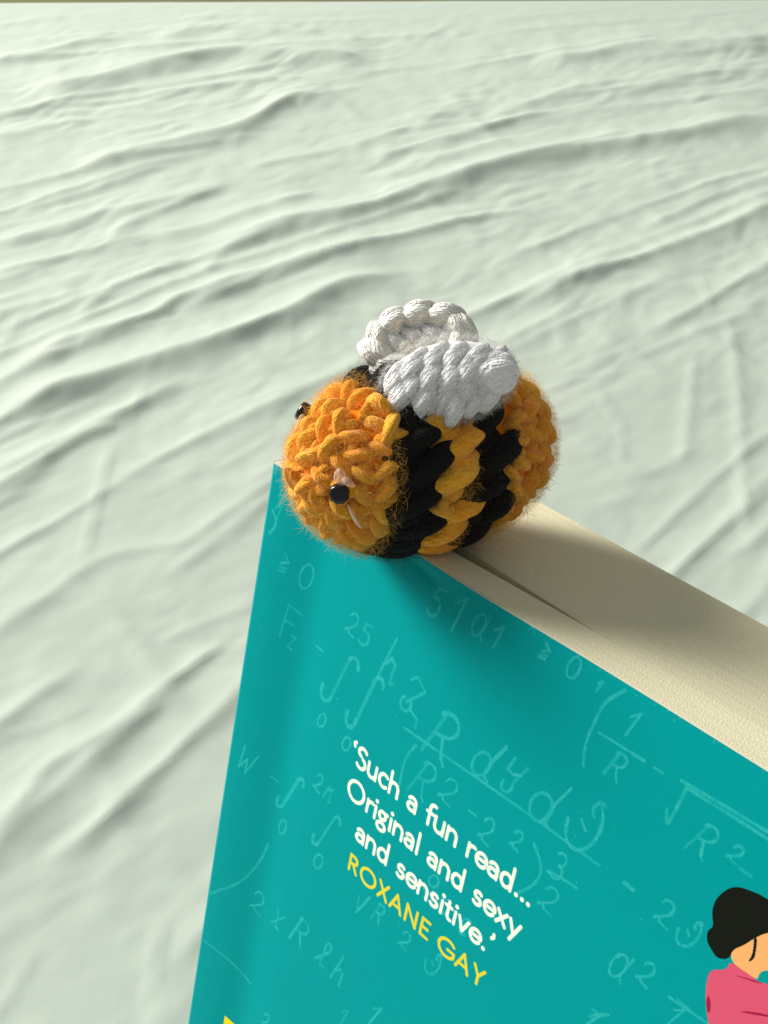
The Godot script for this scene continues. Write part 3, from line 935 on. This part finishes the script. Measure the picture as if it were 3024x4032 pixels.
func make_face(bee: Node3D, lift: Vector3) -> void:
	var bead := mat(Color(0.012, 0.012, 0.014), 0.25, 0.5)
	var clear := mat(Color(0.97, 0.86, 0.76, 0.3), 0.3, 0.6)
	clear.transparency = BaseMaterial3D.TRANSPARENCY_ALPHA
	var thread := mat(Color(0.92, 0.80, 0.70), 0.4, 0.5)
	var spots := [[Vector3(6.6, 1.3, 15.9), Vector3(0.75, 0.12, 0.62)], [Vector3(-6.55, 5.55, 13.3), Vector3(-0.62, 0.45, 0.62)]]
	for s in spots:
		var nrm: Vector3 = s[1].normalized()
		var side := nrm.cross(Vector3.UP).normalized()
		var t := Transform3D(Basis(side, nrm, side.cross(nrm)), s[0] + lift)
		var st := begin()
		lathe(st, PackedVector2Array([Vector2(0.0, -0.9), Vector2(0.9, -0.9), Vector2(1.12, -0.7), Vector2(1.2, -0.3), Vector2(1.2, 0.45), Vector2(1.05, 0.7), Vector2(0.7, 0.8), Vector2(0.35, 0.82), Vector2(0.16, 0.8), Vector2(0.0, 0.7)]), 9, t)
		st.generate_normals()
		surf("eye", st, bead, bee)
	# bits of clear fixing stuck beside the eyes
	var r := RandomNumberGenerator.new()
	r.seed = 15
	var bits := [[Vector3(6.3, 3.2, 15.4), Vector3(-0.6, 0.7, -0.1), 2.0], [Vector3(6.9, 2.7, 14.9), Vector3(0.5, -0.5, -0.6), 1.6], [Vector3(-4.9, 4.7, 14.6), Vector3(0.35, -0.8, 0.3), 2.8]]
	for b in bits:
		var st := begin()
		var d: Vector3 = b[1].normalized() * b[2] * 0.5
		var bend := Vector3(r.randf_range(-0.4, 0.4), r.randf_range(-0.4, 0.4), r.randf_range(0.1, 0.5))
		add_strand(st, b[0] - d + lift, b[0] - d * 0.3 + bend + lift, b[0] + d * 0.3 + bend + lift, b[0] + d + lift, 0.7 + r.randf_range(-0.1, 0.15), 5, 1.0, 0.4, 0.5)
		st.generate_normals()
		surf("glue_bead", st, clear, bee)
	var st := begin()
	var p0 := Vector3(7.4, 0.2, 15.3) + lift
	var p1 := Vector3(8.6, -2.9, 13.9) + lift
	add_strand(st, p0, p0.lerp(p1, 0.4) + Vector3(0.25, 0, 0.2), p0.lerp(p1, 0.7) + Vector3(0.2, 0, 0.15), p1, 0.34, 2, 1.0, 0.75, 0.6)
	st.generate_normals()
	surf("thread_end", st, thread, bee)

func wing_frame(centre: Vector3, along: Vector3, out: Vector3) -> Transform3D:
	var a := along.normalized()
	var n := (out - a * out.dot(a)).normalized()
	return Transform3D(Basis(a, n, a.cross(n)), centre)   # x along the wing from its root, y out, z across (downwards)

func make_wings(bee: Node3D, lift: Vector3) -> void:
	var white := [yarn(8, Color(0.93, 0.93, 0.93), Color(1.0, 1.0, 1.0), 0.36, 0.03, 0.3), yarn(9, Color(0.86, 0.86, 0.83), Color(0.98, 0.98, 0.95), 0.36, 0.03, 0.3)]
	var wad := mat(Color(0.93, 0.93, 0.92), 0.7, 0.2)
	var r := RandomNumberGenerator.new()
	r.seed = 8
	# near wing: a plump oval of slanting stitches
	var t := wing_frame(Vector3(5.6, 12.1, 1.2) + lift, Vector3(0.44, 0.21, -0.88), Vector3(0.70, 0.55, 0.40))
	var near := wing_pad("wing", bee, t, Vector3(7.5, 2.0, 4.5), wad)
	near.set_meta("label", "near plump white wing of slanting twisted stitches")
	var spots := [[-5.4, 0.6], [-4.0, -1.9], [-3.0, 1.6], [-1.6, -2.0], [-0.5, 1.7], [0.9, -1.9], [2.0, 1.4], [3.3, -1.2], [-5.9, -1.2], [4.2, 1.4], [-4.3, 0.0], [-2.2, -0.3], [0.1, 0.1], [2.2, -0.2], [2.4, 2.9], [4.6, 2.3], [0.4, 3.2], [5.2, -0.3]]
	for spot in spots:
		var st := begin()
		var x: float = spot[0]
		var q: float = spot[1]
		var e := Vector3(r.randf_range(1.3, 2.3), 0, -r.randf_range(1.8, 2.5))
		var dome: float = 1.75 * sqrt(max(0.05, 1.0 - pow(x / 8.0, 2.0) - pow(q / 5.4, 2.0))) + r.randf_range(-0.2, 0.15)
		var c := Vector3(x, dome, q)
		add_strand(st, c - e + Vector3(0, -1.0, 0), c - e * 0.4 + Vector3(r.randf_range(-0.3, 0.3), 0.6, 0), c + e * 0.4 + Vector3(r.randf_range(-0.3, 0.3), 0.6, 0), c + e + Vector3(0, -1.1, 0), r.randf_range(1.05, 1.45), 4, 5.0, 0.4, 0.75)
		st.generate_normals()
		var o := surf("stitch", st, white[0], near)
		o.transform = Transform3D(t.basis, t.origin * MM)
	# the smooth fuzzy tip
	var tip := begin()
	add_strand(tip, Vector3(2.2, 0.4, 1.0), Vector3(4.4, 1.7, 0.4), Vector3(6.6, 1.3, 0.4), Vector3(7.7, 0.0, 0.6), 2.6, 5, 1.2, 0.4, 0.75)
	tip.generate_normals()
	var tp := surf("stitch", tip, white[0], near)
	tp.transform = Transform3D(t.basis, t.origin * MM)
	# far wing: a braided rim round a flat middle, standing up behind
	t = wing_frame(Vector3(-4.0, 12.9, -0.9) + lift, Vector3(0.50, 0.23, -0.84), Vector3(0.62, 0.62, 0.48))
	var far := wing_pad("wing", bee, t, Vector3(6.4, 1.2, 4.3), wad)
	far.set_meta("label", "far white wing with a braided rim")
	for k in 10:
		var a := deg_to_rad(168.0 + 324.0 * k / 9.0)
		var c := Vector3(cos(a) * 5.2, 0.5 + r.randf_range(-0.2, 0.3), sin(a) * 3.4)
		var tang := Vector3(-sin(a) * 6.3, 0, cos(a) * 4.2).normalized()
		var rad := Vector3(cos(a), 0, sin(a))
		var e := (tang * 2.1 + rad * r.randf_range(0.6, 1.5)) * r.randf_range(0.9, 1.1)
		var st := begin()
		add_strand(st, c - e + Vector3(0, -0.7, 0), c - e * 0.45 + Vector3(0, 1.2, 0), c + e * 0.45 + Vector3(0, 1.2, 0), c + e + Vector3(0, -0.8, 0), 1.65 + r.randf_range(-0.2, 0.2), 4, 4.5, 0.45, 0.85)
		st.generate_normals()
		var o := surf("stitch", st, white[1], far)
		o.transform = Transform3D(t.basis, t.origin * MM)
	for k in 6:
		var c := Vector3(-2.8 + 1.2 * k, 0.7, 0.4 * (-1.0 if k % 2 == 0 else 1.0))
		var e := Vector3(1.5, 0, 1.3 if k % 2 == 0 else -1.1) * r.randf_range(0.9, 1.15)
		var st := begin()
		add_strand(st, c - e + Vector3(0, -0.6, 0), c - e * 0.4 + Vector3(0, 0.9, 0), c + e * 0.4 + Vector3(0, 0.9, 0), c + e + Vector3(0, -0.6, 0), 1.15, 4, 4.0, 0.4, 0.8)
		st.generate_normals()
		var o := surf("stitch", st, white[k % 2], far)
		o.transform = Transform3D(t.basis, t.origin * MM)

func wing_pad(called: String, bee: Node3D, t: Transform3D, half: Vector3, m: Material) -> MeshInstance3D:
	var st := begin()
	sheet_of(st, 28, 16, func(i: int, j: int):
		var a := TAU * i / 28.0
		var b := PI * j / 16.0
		return t * Vector3(cos(a) * sin(b) * half.x, cos(b) * half.y, sin(a) * sin(b) * half.z), func(i: int, j: int): return Vector2(i / 9.0, j / 9.0))
	st.generate_normals()
	return surf(called, st, m, bee)

func hair_mesh(bend: float) -> ArrayMesh:
	var st := begin()
	var n := 5
	for i in n + 1:
		var t := float(i) / n
		var c := Vector3(bend * t * t, t * (1.0 - 0.25 * abs(bend) * t), 0.35 * bend * sin(t * 4.0) * t)
		var r := 0.0145 * (1.0 - 0.6 * t)
		for k in 3:
			st.add_vertex(c + Vector3(cos(TAU * k / 3.0), 0, sin(TAU * k / 3.0)) * r)
	for i in n:
		for k in 3:
			var a := i * 3 + k
			var b := i * 3 + (k + 1) % 3
			tri(st, a, b, a + 3); tri(st, b, b + 3, a + 3)
	st.generate_normals()
	return st.commit()

func make_fuzz(bee: Node3D, lift: Vector3) -> void:
	var m := mat(Color.WHITE, 0.7, 0.2)
	m.vertex_color_use_as_albedo = true
	m.backlight_enabled = true
	m.backlight = Color(0.8, 0.8, 0.8)
	var rows := bee_rows()
	var r := RandomNumberGenerator.new()
	r.seed = 42
	for v in 3:
		var mm := MultiMesh.new()
		mm.transform_format = MultiMesh.TRANSFORM_3D
		mm.use_colors = true
		mm.mesh = hair_mesh([0.3, 0.7, 1.1][v])
		var count := 26000
		mm.instance_count = count
		for k in count:
			var a := r.randf_range(-17.0, 17.1)
			var phi := r.randf_range(0.0, TAU)
			var s := surface_at(a, phi, 17.3, 11.5)
			var tone := 0
			var near := 1e9
			for row in rows:
				var d: float = abs(row[0] + row_shift(phi) * (1.0 if abs(row[0]) < 12.0 else 0.3) - a)
				if row[2] == 1: d *= 0.6
				if d < near:
					near = d
					tone = row[2]
			var nrm: Vector3 = s[1]
			var cx: Vector3 = s[2]
			var dir := (nrm * r.randf_range(0.0, 0.7) + cx * r.randf_range(-1, 1) + cx.cross(nrm) * r.randf_range(-1, 1)).normalized()
			var len := r.randf_range(0.3, 0.72) + (1.6 * r.randf() if r.randf() < 0.04 else 0.0)
			if tone == 1: len *= 0.8
			# the yarn is pressed down round the eyes
			if s[0].distance_to(Vector3(6.0, 1.3, 15.0)) < 2.0 or s[0].distance_to(Vector3(-6.0, 5.2, 13.2)) < 2.4: len *= 0.3
			var side := dir.cross(Vector3(r.randf_range(-1, 1), r.randf_range(-1, 1), r.randf_range(-1, 1))).normalized()
			mm.set_instance_transform(k, Transform3D(Basis(side, dir, side.cross(dir)).scaled(Vector3.ONE * len * MM), (settle(s[0] + nrm * r.randf_range(0.0, 1.1)) + lift) * MM))
			mm.set_instance_color(k, (Color(0.03, 0.028, 0.03).lerp(Color(0.22, 0.19, 0.17), pow(r.randf(), 4.0)) if tone == 1 else Color(1.0, 0.62, 0.08)).lerp(Color(1.0, 0.85, 0.45), 0.0 if tone == 1 else r.randf() * 0.35))
		add_fuzz(mm, m, bee)
	var mw := MultiMesh.new()
	mw.transform_format = MultiMesh.TRANSFORM_3D
	mw.use_colors = true
	mw.mesh = hair_mesh(0.5)
	mw.instance_count = 14000
	var frames := [[wing_frame(Vector3(5.6, 12.1, 1.2) + lift, Vector3(0.44, 0.21, -0.88), Vector3(0.70, 0.55, 0.40)), Vector3(8.0, 3.0, 5.0)], [wing_frame(Vector3(-4.0, 12.9, -0.9) + lift, Vector3(0.50, 0.23, -0.84), Vector3(0.62, 0.62, 0.48)), Vector3(6.6, 1.8, 4.6)]]
	for k in 14000:
		var fr: Array = frames[k % 2]
		var d := Vector3(r.randfn(), r.randfn(), r.randfn()).normalized()
		var half: Vector3 = fr[1]
		var p: Vector3 = fr[0] * (d * half)
		var dir: Vector3 = (fr[0].basis * (d + Vector3(r.randf_range(-1, 1), r.randf_range(-1, 1), r.randf_range(-1, 1)) * 1.1)).normalized()
		var side := dir.cross(Vector3(r.randf_range(-1, 1), r.randf_range(-1, 1), 0.3)).normalized()
		mw.set_instance_transform(k, Transform3D(Basis(side, dir, side.cross(dir)).scaled(Vector3.ONE * r.randf_range(0.4, 1.0) * MM), p * MM))
		mw.set_instance_color(k, Color(0.9, 0.9, 0.89))
	add_fuzz(mw, m, bee)

func add_fuzz(mm: MultiMesh, m: Material, bee: Node3D) -> void:
	var o := MultiMeshInstance3D.new()
	o.name = "fuzz"
	o.multimesh = mm
	o.material_override = m
	bee.add_child(o, true)
	tag(o, "", "", "", "stuff")

func make_floor() -> void:
	var st := begin()
	sheet_of(st, 8, 8, func(i: int, j: int): return Vector3(-2500.0 + 625.0 * i, -450.0, -3500.0 + 562.5 * j), func(i: int, j: int): return Vector2(i, j) * 0.5)
	st.generate_normals()
	var m := mat(Color(0.43, 0.44, 0.33), 0.8, 0.2)
	m.heightmap_enabled = true
	m.heightmap_texture = noise_tex(0.02, 4, 19, 256)
	m.heightmap_scale = 0.05
	var o := surf("floor", st, m, self)
	tag(o, "olive beige floor seen beyond the far edge of the bed sheet", "", "", "structure")

const SHEET := Color(0.68, 0.722, 0.68)

func _ready() -> void:
	rng.seed = 2024
	# camera
	var cam := Camera3D.new()
	cam.name = "camera"
	cam.fov = 41.65
	cam.near = 0.01
	cam.far = 20.0
	add_child(cam)
	cam.position = Vector3(0, 0.305, 0)
	cam.rotation_degrees = Vector3(-42.0, 0, 0)
	cam.current = true
	var lens := CameraAttributesPhysical.new()
	lens.frustum_focal_length = 31.54       # 41.65 degrees of view over a 24 mm high sensor
	lens.frustum_focus_distance = 0.158
	lens.frustum_near = 0.01
	lens.frustum_far = 20.0
	lens.exposure_aperture = 100.0
	cam.attributes = lens
	# soft room light from all sides
	var we := WorldEnvironment.new()
	we.name = "environment"
	var env := Environment.new()
	env.background_mode = Environment.BG_COLOR
	env.background_color = Color(0.74, 0.75, 0.74)
	env.background_energy_multiplier = 0.52
	env.tonemap_mode = Environment.TONE_MAPPER_LINEAR
	env.tonemap_exposure = 1.14
	env.sdfgi_enabled = true
	env.ssao_enabled = true
	env.ssil_enabled = true
	we.environment = env
	add_child(we)
	# daylight from a window to the left, behind the bed's far side
	var window := AreaLight3D.new()
	window.name = "window_light"
	window.area_size = Vector2(1.05, 1.05)
	window.light_color = Color(1.0, 0.985, 0.955)
	window.light_energy = 15.0
	window.area_range = 6.0
	window.shadow_enabled = true
	add_child(window)
	window.look_at_from_position(Vector3(-2.05, 1.39, -1.48), Vector3(0.0, 0.2, -0.13))

	make_sheet()
	make_floor()
	make_book()
	make_bee()
